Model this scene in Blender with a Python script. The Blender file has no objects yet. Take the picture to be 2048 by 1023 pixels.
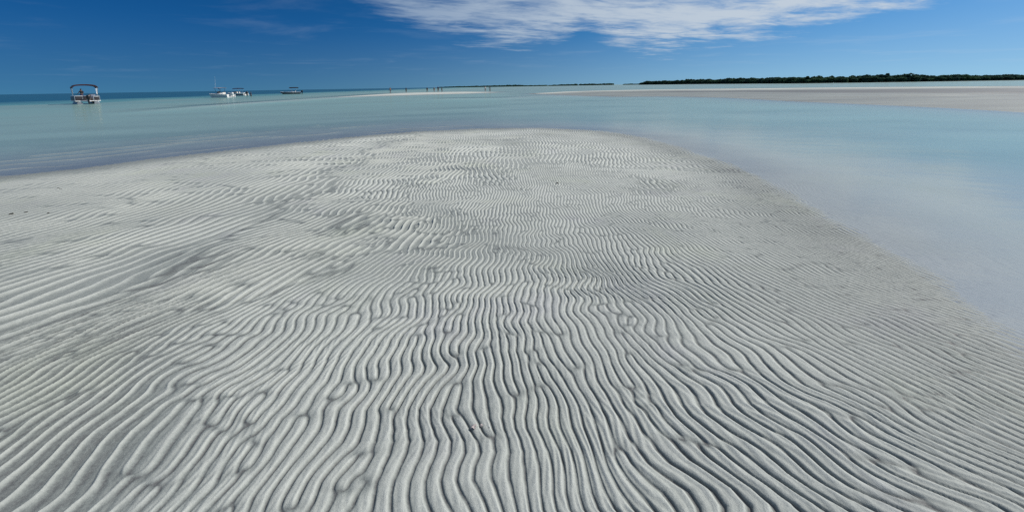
import bpy, bmesh, math, random
import numpy as np
from mathutils import Vector, Matrix

random.seed(7)
rng = np.random.default_rng(11)
S = bpy.context.scene
COL = S.collection
R = math.radians

# ------------------------------------------------------------------ camera
W0, H0, F0 = 2048.0, 1023.0, 772.0          # photograph size and focal length in its pixels
PP_Y = 275.0                                # optical axis (the photo is a crop)
HOR_Y = 172.5                               # horizon at the middle of the picture
ROLL = math.atan(0.0162)
PITCH = math.atan((PP_Y - HOR_Y) / F0)
EYE = 1.6
cam = bpy.data.cameras.new('camera')
cam_o = bpy.data.objects.new('camera', cam)
COL.objects.link(cam_o)
cam.sensor_fit = 'HORIZONTAL'; cam.sensor_width = 36.0
cam.lens = 36.0 * F0 / W0
cam.shift_x = 0.0
cam.shift_y = (PP_Y - H0 / 2) / W0
cam.clip_start = 0.05; cam.clip_end = 60000.0
M_CAM = Matrix.Rotation(R(90) - PITCH, 3, 'X') @ Matrix.Rotation(-ROLL, 3, 'Z')
cam_o.matrix_world = Matrix.Translation((0, 0, EYE)) @ M_CAM.to_4x4()
S.camera = cam_o

def ray(px, py):
    return M_CAM @ Vector(((px - W0 / 2) / F0, (PP_Y - py) / F0, -1.0))
def ground(px, py, z=0.0):
    d = ray(px, py)
    t = (z - EYE) / min(d.z, -1e-4)
    return Vector((d.x * t, d.y * t, z))
def at(px, dist, z=0.0):
    """point on the water seen in column px (near the horizon), dist metres forward"""
    d = ray(px, HOR_Y - 0.0162 * (px - W0 / 2) + 8)
    return Vector((d.x / d.y * dist, dist, z))

# ------------------------------------------------------------------ sky and sun
SUN_EL, SUN_AZ = R(41), R(74)               # azimuth clockwise from the viewing direction
SUN_STR, SKY_STR = 4.7, 0.085
w = bpy.data.worlds.new('World'); S.world = w; w.use_nodes = True
nt = w.node_tree; nt.nodes.clear()

class G:
    """small helper to write node graphs"""
    def __init__(s, tree): s.t = tree
    def n(s, typ, **kw):
        nd = s.t.nodes.new(typ)
        for k, v in kw.items(): setattr(nd, k, v)
        return nd
    def set(s, sock, v):
        if hasattr(v, 'links'): s.t.links.new(v, sock)
        elif v is not None:
            try: sock.default_value = v
            except Exception: sock.default_value = (*v, 1.0)
    def m(s, op, a, b=None, c=None, clamp=False):
        nd = s.n('ShaderNodeMath', operation=op, use_clamp=clamp)
        s.set(nd.inputs[0], a)
        if b is not None: s.set(nd.inputs[1], b)
        if c is not None: s.set(nd.inputs[2], c)
        return nd.outputs[0]
    def xyz(s, x, y, z):
        nd = s.n('ShaderNodeCombineXYZ')
        for i, v in enumerate((x, y, z)): s.set(nd.inputs[i], v)
        return nd.outputs[0]
    def sep(s, v):
        nd = s.n('ShaderNodeSeparateXYZ'); s.set(nd.inputs[0], v); return nd.outputs
    def vm(s, op, a, b=None):
        nd = s.n('ShaderNodeVectorMath', operation=op)
        s.set(nd.inputs[0], a)
        if b is not None: s.set(nd.inputs[1], b)
        return nd.outputs[0]
    def noise(s, vec, scale, detail=4.0, rough=0.55, dist=0.0):
        nd = s.n('ShaderNodeTexNoise')
        s.set(nd.inputs['Vector'], vec)
        nd.inputs['Scale'].default_value = scale; nd.inputs['Detail'].default_value = detail
        nd.inputs['Roughness'].default_value = rough; nd.inputs['Distortion'].default_value = dist
        return nd.outputs[0]
    def rng(s, v, a, b, c=0.0, d=1.0, smooth=False):
        nd = s.n('ShaderNodeMapRange')
        if smooth: nd.interpolation_type = 'SMOOTHSTEP'
        s.set(nd.inputs[0], v)
        for i, x in zip((1, 2, 3, 4), (a, b, c, d)): s.set(nd.inputs[i], x)
        return nd.outputs[0]
    def mix(s, f, a, b, blend='MIX'):
        nd = s.n('ShaderNodeMix', data_type='RGBA', blend_type=blend)
        s.set(nd.inputs[0], f); s.set(nd.inputs[6], a); s.set(nd.inputs[7], b)
        return nd.outputs[2]
    def attr(s, name, out='Fac'):
        nd = s.n('ShaderNodeAttribute', attribute_name=name)
        return nd.outputs[out]

g = G(nt)
tc = g.n('ShaderNodeTexCoord')
dirv = tc.outputs['Generated']
dx, dy, dz = g.sep(dirv)
zc = g.m('MAXIMUM', dz, 0.0)
sky = g.n('ShaderNodeTexSky', sky_type='NISHITA')
sky.sun_disc = False; sky.sun_elevation = SUN_EL; sky.sun_rotation = SUN_AZ
sky.altitude = 0.0; sky.air_density = 1.0; sky.dust_density = 0.35; sky.ozone_density = 3.0
# clear tropical air: the pale band of the model's horizon is pressed down
zr = g.m('ADD', g.m('MULTIPLY', zc, 1.35), 0.13)
g.set(sky.inputs[0], g.vm('NORMALIZE', g.xyz(dx, dy, zr)))
hs = g.n('ShaderNodeHueSaturation'); hs.inputs['Saturation'].default_value = 1.40; hs.inputs['Value'].default_value = 1.12
g.set(hs.inputs['Color'], sky.outputs[0])
skyc = hs.outputs[0]
# air is clearer on the side away from the sun (left), paler towards it
side = g.rng(dx, -0.75, 0.75, 0.0, 1.0, True)
skyc = g.mix(1.0, skyc, g.mix(side, (0.27, 0.56, 0.72), (0.80, 0.95, 0.95)), 'MULTIPLY')
# grey haze low over the sea
hz_ = g.rng(dz, 0.0, 0.16, 0.30, 0.0, True)
skyc = g.mix(hz_, skyc, g.mix(side, (0.75, 1.40, 1.85), (4.3, 5.6, 6.6)))
# thin cloud sheet high up, by direction
yc = g.m('MAXIMUM', dy, 0.08)
u = g.m('DIVIDE', dx, yc); v = g.m('DIVIDE', zc, yc)
border_px = [(560, -45), (680, -2), (760, 24), (850, 58), (950, 86), (1040, 93), (1110, 76), (1165, 52), (1200, 68),
             (1240, 90), (1330, 106), (1385, 84), (1440, 76), (1500, 77), (1560, 62), (1640, 45), (1740, 28), (1870, 1), (1960, -22)]
fc = g.n('ShaderNodeFloatCurve')
cv = fc.mapping.curves[0]
pts = []
for (a_, b_) in border_px:
    d_ = ray(a_, b_)
    pts.append(((d_.x / d_.y + 1.4) / 2.8, (d_.z / d_.y) / 0.4))
pts = [(0.0, 0.95)] + pts + [(1.0, 0.95)]
while len(cv.points) < len(pts): cv.points.new(0.5, 0.5)
for p_, q_ in zip(cv.points, pts): p_.location = q_; p_.handle_type = 'VECTOR'
fc.mapping.update()
g.set(fc.inputs['Value'], g.m('DIVIDE', g.m('ADD', u, 1.4), 2.8, clamp=True))
over = g.m('SUBTRACT', v, g.m('MULTIPLY', fc.outputs[0], 0.4))       # height above the sheet's lower edge
zz = g.m('ADD', zc, 0.035)
cp = g.xyz(g.m('DIVIDE', dx, zz), g.m('DIVIDE', dy, zz), 0.0)        # on a flat layer overhead
cpr = g.n('ShaderNodeVectorRotate', rotation_type='Z_AXIS'); cpr.inputs['Angle'].default_value = R(-24)
g.set(cpr.inputs['Vector'], cp)
cps = g.vm('MULTIPLY', cpr.outputs[0], (0.75, 1.15, 1.0))
n1 = g.noise(cps, 1.1, 9.0, 0.62, 0.3)
n2 = g.noise(g.vm('MULTIPLY', cpr.outputs[0], (0.55, 1.2, 1.0)), 3.2, 8.0, 0.66, 0.5)
dens = g.m('ADD', g.m('MULTIPLY', over, 20.0), g.m('ADD', g.m('MULTIPLY', g.m('SUBTRACT', n1, 0.5), 2.6),
           g.m('MULTIPLY', g.m('SUBTRACT', n2, 0.5), 1.3)))
edge = g.rng(dens, -0.35, 0.95, 0.0, 1.0, True)
texd = g.rng(g.m('ADD', g.m('MULTIPLY', n1, 0.62), g.m('MULTIPLY', n2, 0.38)), 0.33, 0.58, 0.22, 1.0, True)
alpha = g.m('MULTIPLY', g.m('MULTIPLY', edge, texd), g.rng(u, -0.55, 0.25, 0.52, 0.90, True))
wn = g.noise(g.vm('MULTIPLY', cp, (0.42, 0.5, 1.0)), 1.35, 6.0, 0.6, 0.4)
wisp = g.m('MULTIPLY', g.rng(wn, 0.50, 0.74, 0.0, 0.12, True), g.rng(v, 0.02, 0.07, 0.0, 1.0))
alpha = g.m('MAXIMUM', alpha, wisp)
alpha = g.m('MULTIPLY', alpha, g.rng(dy, 0.1, 0.3, 0.0, 1.0))
# unseen cloud cover overhead, added to whiten the sky's fill light
zen = g.m('MULTIPLY', g.rng(dz, 0.30, 0.62, 0.0, 0.75, True), g.rng(n1, 0.30, 0.62, 0.45, 1.0))
alpha = g.m('MAXIMUM', alpha, zen)
cl = g.mix(side, (3.6, 4.9, 6.6), (6.9, 7.7, 8.5))
skyc = g.mix(alpha, skyc, cl)
bg = g.n('ShaderNodeBackground'); bg.inputs['Strength'].default_value = SKY_STR
g.set(bg.inputs['Color'], skyc)
wo = g.n('ShaderNodeOutputWorld'); nt.links.new(bg.outputs[0], wo.inputs[0])

sl = bpy.data.lights.new('sun', 'SUN'); sl.energy = SUN_STR; sl.angle = R(0.5); sl.color = (1.0, 0.95, 0.88)
so = bpy.data.objects.new('sun', sl); COL.objects.link(so)
sd = Vector((math.sin(SUN_AZ) * math.cos(SUN_EL), math.cos(SUN_AZ) * math.cos(SUN_EL), math.sin(SUN_EL)))
so.rotation_euler = (-sd).to_track_quat('-Z', 'Y').to_euler()
so.location = (0, 0, 30)

S.render.engine = 'CYCLES'
S.view_settings.view_transform = 'Standard'; S.view_settings.look = 'None'
S.view_settings.exposure = 0.0; S.view_settings.gamma = 1.0
S.view_settings.use_curve_mapping = False
S.cycles.max_bounces = 6; S.cycles.transparent_max_bounces = 12
S.cycles.caustics_reflective = False; S.cycles.caustics_refractive = False
S.cycles.use_denoising = False

# ------------------------------------------------------------------ ripple field (height of the sand ripples)
def smooth_noise(shape, lx, ly, dx_, dy_, seed):
    """periodic smooth noise, rms 1, correlation lengths lx, ly in metres"""
    r = np.random.default_rng(seed)
    ny, nx = shape
    kx = 2 * np.pi * np.fft.rfftfreq(nx, dx_)[None, :]; ky = 2 * np.pi * np.fft.fftfreq(ny, dy_)[:, None]
    f = np.fft.rfft2(r.standard_normal(shape)) * np.exp(-0.5 * ((kx * lx * 0.45) ** 2 + (ky * ly * 0.45) ** 2))
    o = np.fft.irfft2(f, s=shape)
    return (o / o.std()).astype(np.float32)

RX0, RY0, RDX, RDY, RNX, RNY = -17.0, 0.2, 0.0095, 0.0145, 3456, 1200
LAM = 0.070
def ripple_pattern():
    kx = np.fft.rfftfreq(RNX, RDX)[None, :] * LAM; ky = np.fft.fftfreq(RNY, RDY)[:, None] * LAM
    k2 = kx ** 2 + ky ** 2
    L = 0.45 - 1.6 * (1 - k2) ** 2 - 0.27 * ky ** 2
    den = 1.0 / (1.0 - 0.9 * np.maximum(L, -30))
    r = np.random.default_rng(5)
    q = np.fft.rfft2(r.standard_normal((RNY, RNX)) * 0.6)
    q *= (k2 < 6)
    for i in range(20):
        p = np.clip(np.fft.irfft2(q, s=(RNY, RNX)), -1.1, 1.1)
        q = (np.fft.rfft2(p - 0.9 * p ** 3)) * den
    p = np.fft.irfft2(q, s=(RNY, RNX))
    Z = np.fft.fft2(p)
    fx = np.fft.fftfreq(RNX, RDX)[None, :]
    Z *= (fx > 0) * 2.0
    Z = np.fft.ifft2(Z)
    return (Z / np.abs(Z).mean()).astype(np.complex64)
RIP = ripple_pattern()
sh = (RNY // 4, RNX // 4)
NW = {k: smooth_noise(sh, lx, ly, RDX * 4, RDY * 4, s_) for k, lx, ly, s_ in
      (('wx', 1.1, 0.9, 21), ('wx2', 3.2, 3.0, 22), ('env', 0.8, 0.7, 23), ('typ', 1.2, 1.0, 24), ('big', 2.5, 2.0, 25),
       ('fine', 0.25, 0.35, 26), ('len', 0.55, 0.45, 29), ('tone', 0.9, 0.5, 27), ('shk', 0.35, 0.16, 28))}

STRI = smooth_noise((RNY, RNX), 0.018, 0.09, RDX, RDY, 40)

def samp(a, x, y, k=1):
    """bilinear periodic lookup of a field stored on the ripple grid (k = coarsening)"""
    ny, nx = a.shape
    fx = (x - RX0) / (RDX * k); fy = (y - RY0) / (RDY * k)
    ix = np.floor(fx).astype(np.int64); iy = np.floor(fy).astype(np.int64)
    tx = (fx - ix).astype(np.float32); ty = (fy - iy).astype(np.float32)
    ix0 = ix % nx; ix1 = (ix + 1) % nx; iy0 = iy % ny; iy1 = (iy + 1) % ny
    return (a[iy0, ix0] * (1 - tx) + a[iy0, ix1] * tx) * (1 - ty) + (a[iy1, ix0] * (1 - tx) + a[iy1, ix1] * tx) * ty

def table(pts):
    t = np.linspace(0, 1, 512, endpoint=False)
    xs, ys = zip(*pts)
    y = np.interp(t, xs, ys)
    k = np.exp(-0.5 * ((np.arange(512) - 256) / 5.5) ** 2); k /= k.sum()
    return np.real(np.fft.ifft(np.fft.fft(y) * np.fft.fft(np.fft.ifftshift(k))))
PROF_A = table([(0, 0), (.02, .05), (.085, .52), (.16, .66), (.40, .84), (.60, .98), (.68, 1.0), (.75, .92), (.89, .22), (.95, .03), (1, 0)])
PROF_B = table([(0, .05), (.34, .08), (.53, .20), (.62, .84), (.67, 1.0), (.74, .78), (.85, .25), (1, .05)])

def sstep(x, a, b):
    t = np.clip((x - a) / (b - a), 0, 1); return t * t * (3 - 2 * t)

def ripples(x, y):
    """returns (height in metres, 0..1 crest position)"""
    wx = 0.070 * samp(NW['wx'], x, y, 4) + 0.027 * samp(NW['len'], x, y, 4) + 0.16 * samp(NW['wx2'], x, y, 4) + 0.011 * samp(NW['shk'], x, y, 4) * (1 + 1.4 * sstep(samp(NW['big'], x + 4.4, y + 0.7, 4), 0.3, 1.3))
    # ripples fan out a little to the right
    yy = np.clip(y, 0, 8)
    gg = 0.96 * np.exp(0.175 * (np.minimum(yy, 3.2) - 1.3) + 0.175 * (np.clip(yy - 3.2, 0, 1.6) - np.clip(yy - 3.2, 0, 1.6) ** 2 / 3.2))
    xs = (x + 0.45) * gg + wx
    ys = y + 0.05 * samp(NW['wx'], x + 3.7, y + 2.1, 4)
    z = samp(RIP, xs, ys)
    # broader ripples on the outer part of the bar
    wf = sstep(y + 0.45 * samp(NW['env'], x + 2.2, y, 4) + 0.25 * samp(NW['shk'], x, y, 4) - 0.10 * x, 6.0, 7.0)
    wf = np.maximum(wf, sstep(-x + 0.35 * samp(NW['shk'], x + 1.0, y, 4) + 0.3 * samp(NW['typ'], x, y + 3.3, 4) - 0.12 * y, 0.5, 1.1) * sstep(y + 0.2 * samp(NW['shk'], x, y, 4), 2.3, 3.0))
    far_z = samp(RIP, xs * 0.56 + 9.0, ys * 0.62 + 6.0)
    z = z * (1 - wf) + far_z * wf
    # and the broadest, flattest ones on the left flank
    wl = sstep(-x + 0.40 * samp(NW['env'], x + 5.2, y, 4) - 0.10 * y, 2.0, 3.0) * sstep(y, 1.6, 2.6)
    z = z * (1 - wl) + samp(RIP, xs * 0.35 + 3.0, ys * 0.50 + 8.0) * wl
    size = 1 + 1.0 * wf * (1 - wl) + 1.0 * wl
    amp = np.abs(z); ph = (np.angle(z) / (2 * np.pi)) % 1.0
    i = ph * 512; i0 = i.astype(np.int64) % 512; i1 = (i0 + 1) % 512; f = i - np.floor(i)
    A = PROF_A[i0] * (1 - f) + PROF_A[i1] * f
    B = PROF_B[i0] * (1 - f) + PROF_B[i1] * f
    tw = sstep(0.55 * samp(NW['typ'], x, y, 4) - 0.75 * (x + 1.1) / (0.7 + 0.25 * y), -0.5, 0.7)
    h = A * (1 - tw) + B * tw
    am = np.clip(amp, 0, 1.15) ** 0.8
    env = np.clip(1.0 + 0.27 * samp(NW['env'], x, y, 4), 0.25, 1.4)
    h0 = 0.58 * (1 - tw) + 0.32 * tw
    # finer second set of ripples riding on the first, in patches
    z2 = samp(RIP, xs * 2.15 + 5.3, ys * 1.35 + 3.1)
    p2 = sstep(samp(NW['len'], x + 6.1, y + 1.3, 4), -0.6, 1.2)
    h2 = np.clip(z2.imag, -1.2, 1.2) * 0.13 * (0.35 + 0.65 * p2)
    return (((h - h0) * am * env + h2) * size).astype(np.float32), np.clip((h * (1 - (0.15 + 0.25 * sstep(y, 1.9, 3)) * tw) + (0.14 + 0.20 * sstep(y, 1.9, 3)) * tw) * am + h2, 0, 1).astype(np.float32)

# ------------------------------------------------------------------ sand bed heights
def gpx(L): return np.array([ground(*p)[:2] for p in L])
def sdf(x, y, poly):
    """signed distance to a closed polygon, positive inside"""
    P = np.asarray(poly, float); Q = np.roll(P, -1, 0)
    best = np.full(x.shape, 1e18); ins = np.zeros(x.shape, bool)
    for (ax, ay), (bx, by) in zip(P, Q):
        ex, ey = bx - ax, by - ay
        t = np.clip(((x - ax) * ex + (y - ay) * ey) / (ex * ex + ey * ey + 1e-12), 0, 1)
        best = np.minimum(best, (x - ax - t * ex) ** 2 + (y - ay - t * ey) ** 2)
        c = (ay > y) != (by > y)
        ins ^= c & (x < ex * (y - ay) / (ey if abs(ey) > 1e-12 else 1e-12) + ax)
    d = np.sqrt(best)
    return np.where(ins, d, -d)
def ldist(x, y, line):
    """distance to a polyline and position along it 0..1"""
    P = np.asarray(line, float); n = len(P) - 1
    best = np.full(x.shape, 1e18); al = np.zeros(x.shape)
    for i in range(n):
        (ax, ay), (bx, by) = P[i], P[i + 1]
        ex, ey = bx - ax, by - ay
        t = np.clip(((x - ax) * ex + (y - ay) * ey) / (ex * ex + ey * ey + 1e-12), 0, 1)
        d = (x - ax - t * ex) ** 2 + (y - ay - t * ey) ** 2
        m = d < best
        best = np.where(m, d, best); al = np.where(m, (i + t) / n, al)
    return np.sqrt(best), al

shore_l = [(0, 353), (150, 338), (300, 318), (430, 304), (560, 289), (700, 274), (830, 263), (960, 257)]
shore_r = [(1080, 256), (1200, 262), (1290, 276), (1360, 297), (1430, 320), (1500, 346), (1570, 386), (1680, 452),
           (1800, 515), (1900, 592), (2048, 712)]
main_px = gpx(shore_l + shore_r)
pl, pl2 = main_px[0], main_px[1]
far_left = pl + (pl - pl2) / np.linalg.norm(pl - pl2) * 40
pr, pr2 = main_px[-1], main_px[-2]
far_right = pr + np.array([0.10, -1.0]) * 4.0
MAIN = np.vstack([[far_left], main_px, [far_right], [far_right + np.array([6, -40])], [(-60, -50)]])
SPIT = gpx([(668, 194.6), (720, 193), (790, 191.2), (860, 189.2), (940, 187.2), (1010, 184.2), (950, 183.6), (880, 184.6), (820, 186.0), (780, 187.2), (730, 190.2), (690, 193.0)])
RBAR = gpx([(1068, 187.6), (1110, 189.5), (1160, 191.5), (1240, 193.5), (1340, 193.0), (1450, 195.5), (1600, 203.5), (1750, 209.8), (1900, 216.5), (2048, 225), (2400, 246),
            (2700, 200), (2048, 172.0), (1750, 174.0), (1500, 176.5), (1300, 179.5), (1180, 181.5), (1120, 184.5)])
RCREST = gpx([(1090, 187.2), (1150, 184), (1300, 181.2), (1500, 179.2), (1700, 177.3), (1900, 176.2)])
RDARK = gpx([(1250, 185.4), (1500, 183.4), (1750, 183.4), (2048, 181.2), (2500, 178)])
SUB = gpx([(150, 229), (300, 219), (430, 209.5), (550, 201.5), (670, 194.5)])
SUB2 = gpx([(900, 196), (1020, 195), (1080, 191.5), (1160, 192.5)])

def vnoise(x, y, seed):
    a = np.random.default_rng(seed).uniform(-1, 1, (64, 64))
    xi = np.floor(x).astype(np.int64); yi = np.floor(y).astype(np.int64); tx = x - xi; ty = y - yi
    tx = tx * tx * (3 - 2 * tx); ty = ty * ty * (3 - 2 * ty); x0 = xi % 64; x1 = (xi + 1) % 64; y0 = yi % 64; y1 = (yi + 1) % 64
    return (a[y0, x0] * (1 - tx) + a[y0, x1] * tx) * (1 - ty) + (a[y1, x0] * (1 - tx) + a[y1, x1] * tx) * ty

def bed(x, y):
    """sand height without ripples, relative to the water level; dryness 0..1"""
    s = sdf(x, y, MAIN)
    left = sstep(-x, -1.0, 3.0)
    ins = 0.032 * np.clip(s, 0, None) / (1 + 0.45 * np.clip(s, 0, None))
    o = np.clip(-s, 0, None)
    dl = 0.014 * np.minimum(o, 3.5) + 0.17 * sstep(o, 3.0, 12) + 0.10 * sstep(o, 12, 26)
    dr = 0.022 * np.minimum(o, 2.2) + 0.12 * sstep(o, 1.5, 9)
    va = x * 0.93 + y * 0.36; vb = y * 0.93 - x * 0.36
    mot = 0.55 * vnoise(va / 9, vb / 2.6, 71) + 0.35 * vnoise(va / 3.5, vb / 1.1, 72)
    mot2 = 0.5 * vnoise(x / 7, y / 2.4, 73) + 0.3 * vnoise(x / 2.5, y / 1.0, 74)
    z = np.where(s > 0, ins, -(dl * (1 + 0.55 * mot * sstep(o, 1, 6)) * left + dr * (1 + 0.6 * mot2 * sstep(o, 0.6, 3)) * (1 - left)))
    # towards the open sea on the left
    sea = -x - 0.10 * y
    z = z - 0.22 * sstep(sea, 25, 55) * (1 + 0.5 * vnoise(x / 25, y / 9, 75)) - 2.6 * sstep(sea + 9 * vnoise(x / 40, y / 14, 76), 58, 112) - 3.0 * sstep(sea, 100, 260)
    far = sstep(y, 130, 700) * sstep(-x, -60, 40)
    z = z - 0.25 * far
    # shoals
    d, al = ldist(x, y, SUB)
    b = np.exp(-(d / (2.0 + 3.0 * al)) ** 2) * sstep(al, -0.1, 0.6)
    bsub = 1.3 * b
    z = z * (1 - b) + (-0.030) * b
    d, al = ldist(x, y, SUB2)
    b = np.exp(-(d / 4.0) ** 2) * 0.9
    z = z * (1 - b) + (-0.05) * b
    bsub = bsub + 0.9 * b
    # broad shallow flat behind the spit and round the right bar
    flat = sstep(y, 45, 110) * sstep(x, -60, -10) * (1 - sstep(y, 500, 1500))
    z = z * (1 - flat * 0.75) + (-0.12) * flat * 0.75
    ss = sdf(x, y, SPIT)
    z = np.maximum(z, np.where(ss > -12, np.clip(0.03 * ss, -0.3, 0.14), -9))
    sr = sdf(x, y, RBAR)
    z = np.maximum(z, np.where(sr > -10, np.where(sr > 0, 0.10 * np.tanh(sr / 6) * (1 - 0.85 * sstep(vnoise(x / 18, y / 5, 81) + 0.5 * vnoise(x / 6, y / 1.8, 82), 0.25, 0.8) * 1.08) - 0.0, 0.03 * sr), -9))
    dc, al = ldist(x, y, RCREST)
    cr = np.exp(-(dc / (3.5 + 4.5 * sstep(al, 0, .5))) ** 2)
    z = z + 0.12 * cr * (sr > -3)
    dry = 0.50 * sstep(s, 0.0, 1.6) + 0.45 * sstep(y, 3.5, 8) * sstep(s, 0.1, 1.2) + 1.9 * sstep(ss, 0, 2.0) - 0.10 * (1 - sstep(y, 1.4, 3.6)) * (s > 0) 
    db, al2 = ldist(x, y, RDARK)
    band = np.exp(-(db / (2.0 + 17.0 * al2)) ** 4) * (1 - cr) * (0.8 + 0.4 * vnoise(x / 30, y / 6, 85))
    band = np.maximum(band, 0.7 * sstep(y, 92, 100))
    dry = dry + (-0.02 + 0.20 * vnoise(x / 9, y / 2.5, 84) + 0.16 * vnoise(x / 3, y / 1.2, 86) - 1.5 * band + 2.1 * cr) * (sr > 0)
    dry = dry - 0.42 * np.exp(-((s - 0.12) / 0.32) ** 2) * sstep(x, 0.5, 2.5)
    dry = dry + bsub * (sr < 0)
    dry = np.maximum(dry, np.where(sr > -1, -2, (0.42 + 0.40 * sstep(x, 0.5, 3) * (1 - sstep(-s, 3, 8))) * sstep(-s, 0.1, 2.2) + bsub))
    return z, np.clip(dry, -1.4, 2), s, sr

# fine ridges just under / at the water line on the left
RIDGES = [(0.7, 0.05, 31), (1.2, 0.07, 32), (1.9, 0.08, 33), (2.7, 0.10, 34), (3.5, 0.12, 35), (4.4, 0.15, 36), (5.6, 0.18, 37), (7.2, 0.24, 38)]
along_noise = {sd_: np.random.default_rng(sd_).standard_normal(400) for *_, sd_ in RIDGES}
def wob(t, seed, scale):
    a = along_noise[seed]; q = (t / scale + 200) % 399; i = np.floor(q).astype(int); f = q - i; f = f * f * (3 - 2 * f)
    return a[i] * (1 - f) + a[(i + 1) % 400] * f
dshore = (main_px[6] - main_px[0]); dshore = dshore / np.linalg.norm(dshore)

def polar_rows():
    r = [0.0, 0.2, 0.4, 0.6, 0.75, 0.88, 0.98]
    while r[-1] < 17.5: r.append(r[-1] + max(0.0036, 0.0023 * r[-1]))
    while r[-1] < 260: r.append(r[-1] * 1.007)
    while r[-1] < 30000: r.append(r[-1] * 1.06)
    return np.array(r)
def polar_angles(step, fine=64):
    a = np.arange(-fine, fine + 1e-9, step)
    out = [fine]; 
    while out[-1] < 180: out.append(out[-1] + max(step, 0.12 * (out[-1] - fine) + step))
    b = np.array([q for q in out[1:] if q < 178] + [180.0])
    return np.radians(np.concatenate([-b[:-1][::-1], a, b]))          # closed ring, 180 once

def polar_mesh(name, rows, angs, zfun, attrs_fun, mat):
    nr, na = len(rows), len(angs)
    rr = rows[1:]
    X = (rr[:, None] * np.sin(angs)[None, :]); Y = (rr[:, None] * np.cos(angs)[None, :])
    X = X.ravel(); Y = Y.ravel()
    Z = np.empty_like(X); at_ = {}
    CH = 200000
    for i in range(0, len(X), CH):
        z, a = zfun(X[i:i + CH], Y[i:i + CH])
        Z[i:i + CH] = z
        for k, v_ in a.items():
            if k not in at_: at_[k] = np.empty((len(X) + 1,) + v_.shape[1:], np.float32); at_[k][-1] = v_[0]
            at_[k][i:i + len(v_)] = v_
    co = np.empty((len(X) + 1, 3), np.float32)
    co[:-1, 0] = X; co[:-1, 1] = Y; co[:-1, 2] = Z; co[-1] = (0, 0, Z[:na].mean())
    c = len(X)
    i = np.arange(nr - 2)[:, None] * na; j = np.arange(na)[None, :]; j2 = (j + 1) % na
    quads = np.stack([(i + j), (i + j2), (i + na + j2), (i + na + j)], -1).reshape(-1, 4)[:, ::-1]
    jj = np.arange(na)
    tris = np.stack([np.full(na, c), (jj + 1) % na, jj], -1)
    me = bpy.data.meshes.new(name)
    nq, ntri = len(quads), len(tris)
    me.vertices.add(len(co)); me.vertices.foreach_set('co', co.ravel())
    me.loops.add(nq * 4 + ntri * 3)
    me.loops.foreach_set('vertex_index', np.concatenate([quads.ravel(), tris.ravel()]).astype(np.int32))
    me.polygons.add(nq + ntri)
    me.polygons.foreach_set('loop_start', np.concatenate([np.arange(nq) * 4, nq * 4 + np.arange(ntri) * 3]).astype(np.int32))
    me.polygons.foreach_set('use_smooth', np.ones(nq + ntri, bool))
    me.update(calc_edges=True)
    for k, v_ in at_.items():
        if v_.ndim == 1:
            me.attributes.new(k, 'FLOAT', 'POINT').data.foreach_set('value', v_)
        else:
            me.attributes.new(k, 'FLOAT_VECTOR', 'POINT').data.foreach_set('vector', v_.ravel())
    me.materials.append(mat)
    o = bpy.data.objects.new(name, me); COL.objects.link(o); o['kind'] = 'structure'
    return o

def bed_full(x, y):
    z, dry, s, sr = bed(x, y)
    near = (np.abs(x) < 18) & (y > 0.2) & (y < 17.5)
    crest = np.full(x.shape, 0.4, np.float32); tone = np.zeros(x.shape, np.float32)
    if near.any():
        xn, yn = x[near], y[near]
        h, c = ripples(xn, yn)
        sn = s[near]
        # ripples are weaker at the outer left and towards the water, and drowned ones are soft
        e = 0.30 + 0.70 * sstep(sn, -0.1, 1.6)
        e = e * (1 - 0.45 * sstep(-xn - 0.25 * yn, 3.2, 6.5))
        e = np.where(xn > 0.5, np.maximum(e, 0.80 * sstep(sn, -0.45, 0.1)), e)
        e = e * (1 - np.where(xn > 0.5, 0.68, 0.82) * sstep(-sn, 0.0, 1.1))
        rh = 0.0132 - 0.0034 * sstep(yn, 1.4, 3.4)
        big = 0.006 * samp(NW['big'], xn, yn, 4) + 0.002 * samp(NW['env'], xn, yn, 4)
        fine = 0.0008 * samp(NW['fine'], xn, yn, 4) + 0.00055 * samp(STRI, xn + 0.05 * samp(NW['wx'], xn, yn, 4), yn)
        fadeo = 1 - sstep(np.hypot(xn, yn), 14, 17.4)
        zz_ = z[near] + (h * rh * e + fine) * fadeo + big * sstep(sn, 0, 1.2) * fadeo
        # ridges at the left shore
        t = xn * dshore[0] + yn * dshore[1]
        o = -sn
        lf = sstep(-xn, -0.5, 2.0) * (o > 0)
        for s0, wd, sd_ in RIDGES:
            c0 = s0 + 0.16 * wob(t, sd_, 1.7) + 0.05 * wob(t + 31, sd_, 0.5)
            on = sstep(wob(t + 77, sd_, 2.4), -0.8, 0.5)
            q = np.exp(-((o - c0) / (wd * 1.0)) ** 2) * on * lf
            zz_ = np.maximum(zz_, zz_ * (1 - q) + (0.005) * q)
            dry[near] = np.maximum(dry[near], 0.38 * q)
        z[near] = zz_
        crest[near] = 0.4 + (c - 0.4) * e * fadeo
        tone[near] = samp(NW['tone'], xn, yn, 4)
    return z, {'dry': dry.astype(np.float32), 'crest': crest, 'tone': tone}

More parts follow.
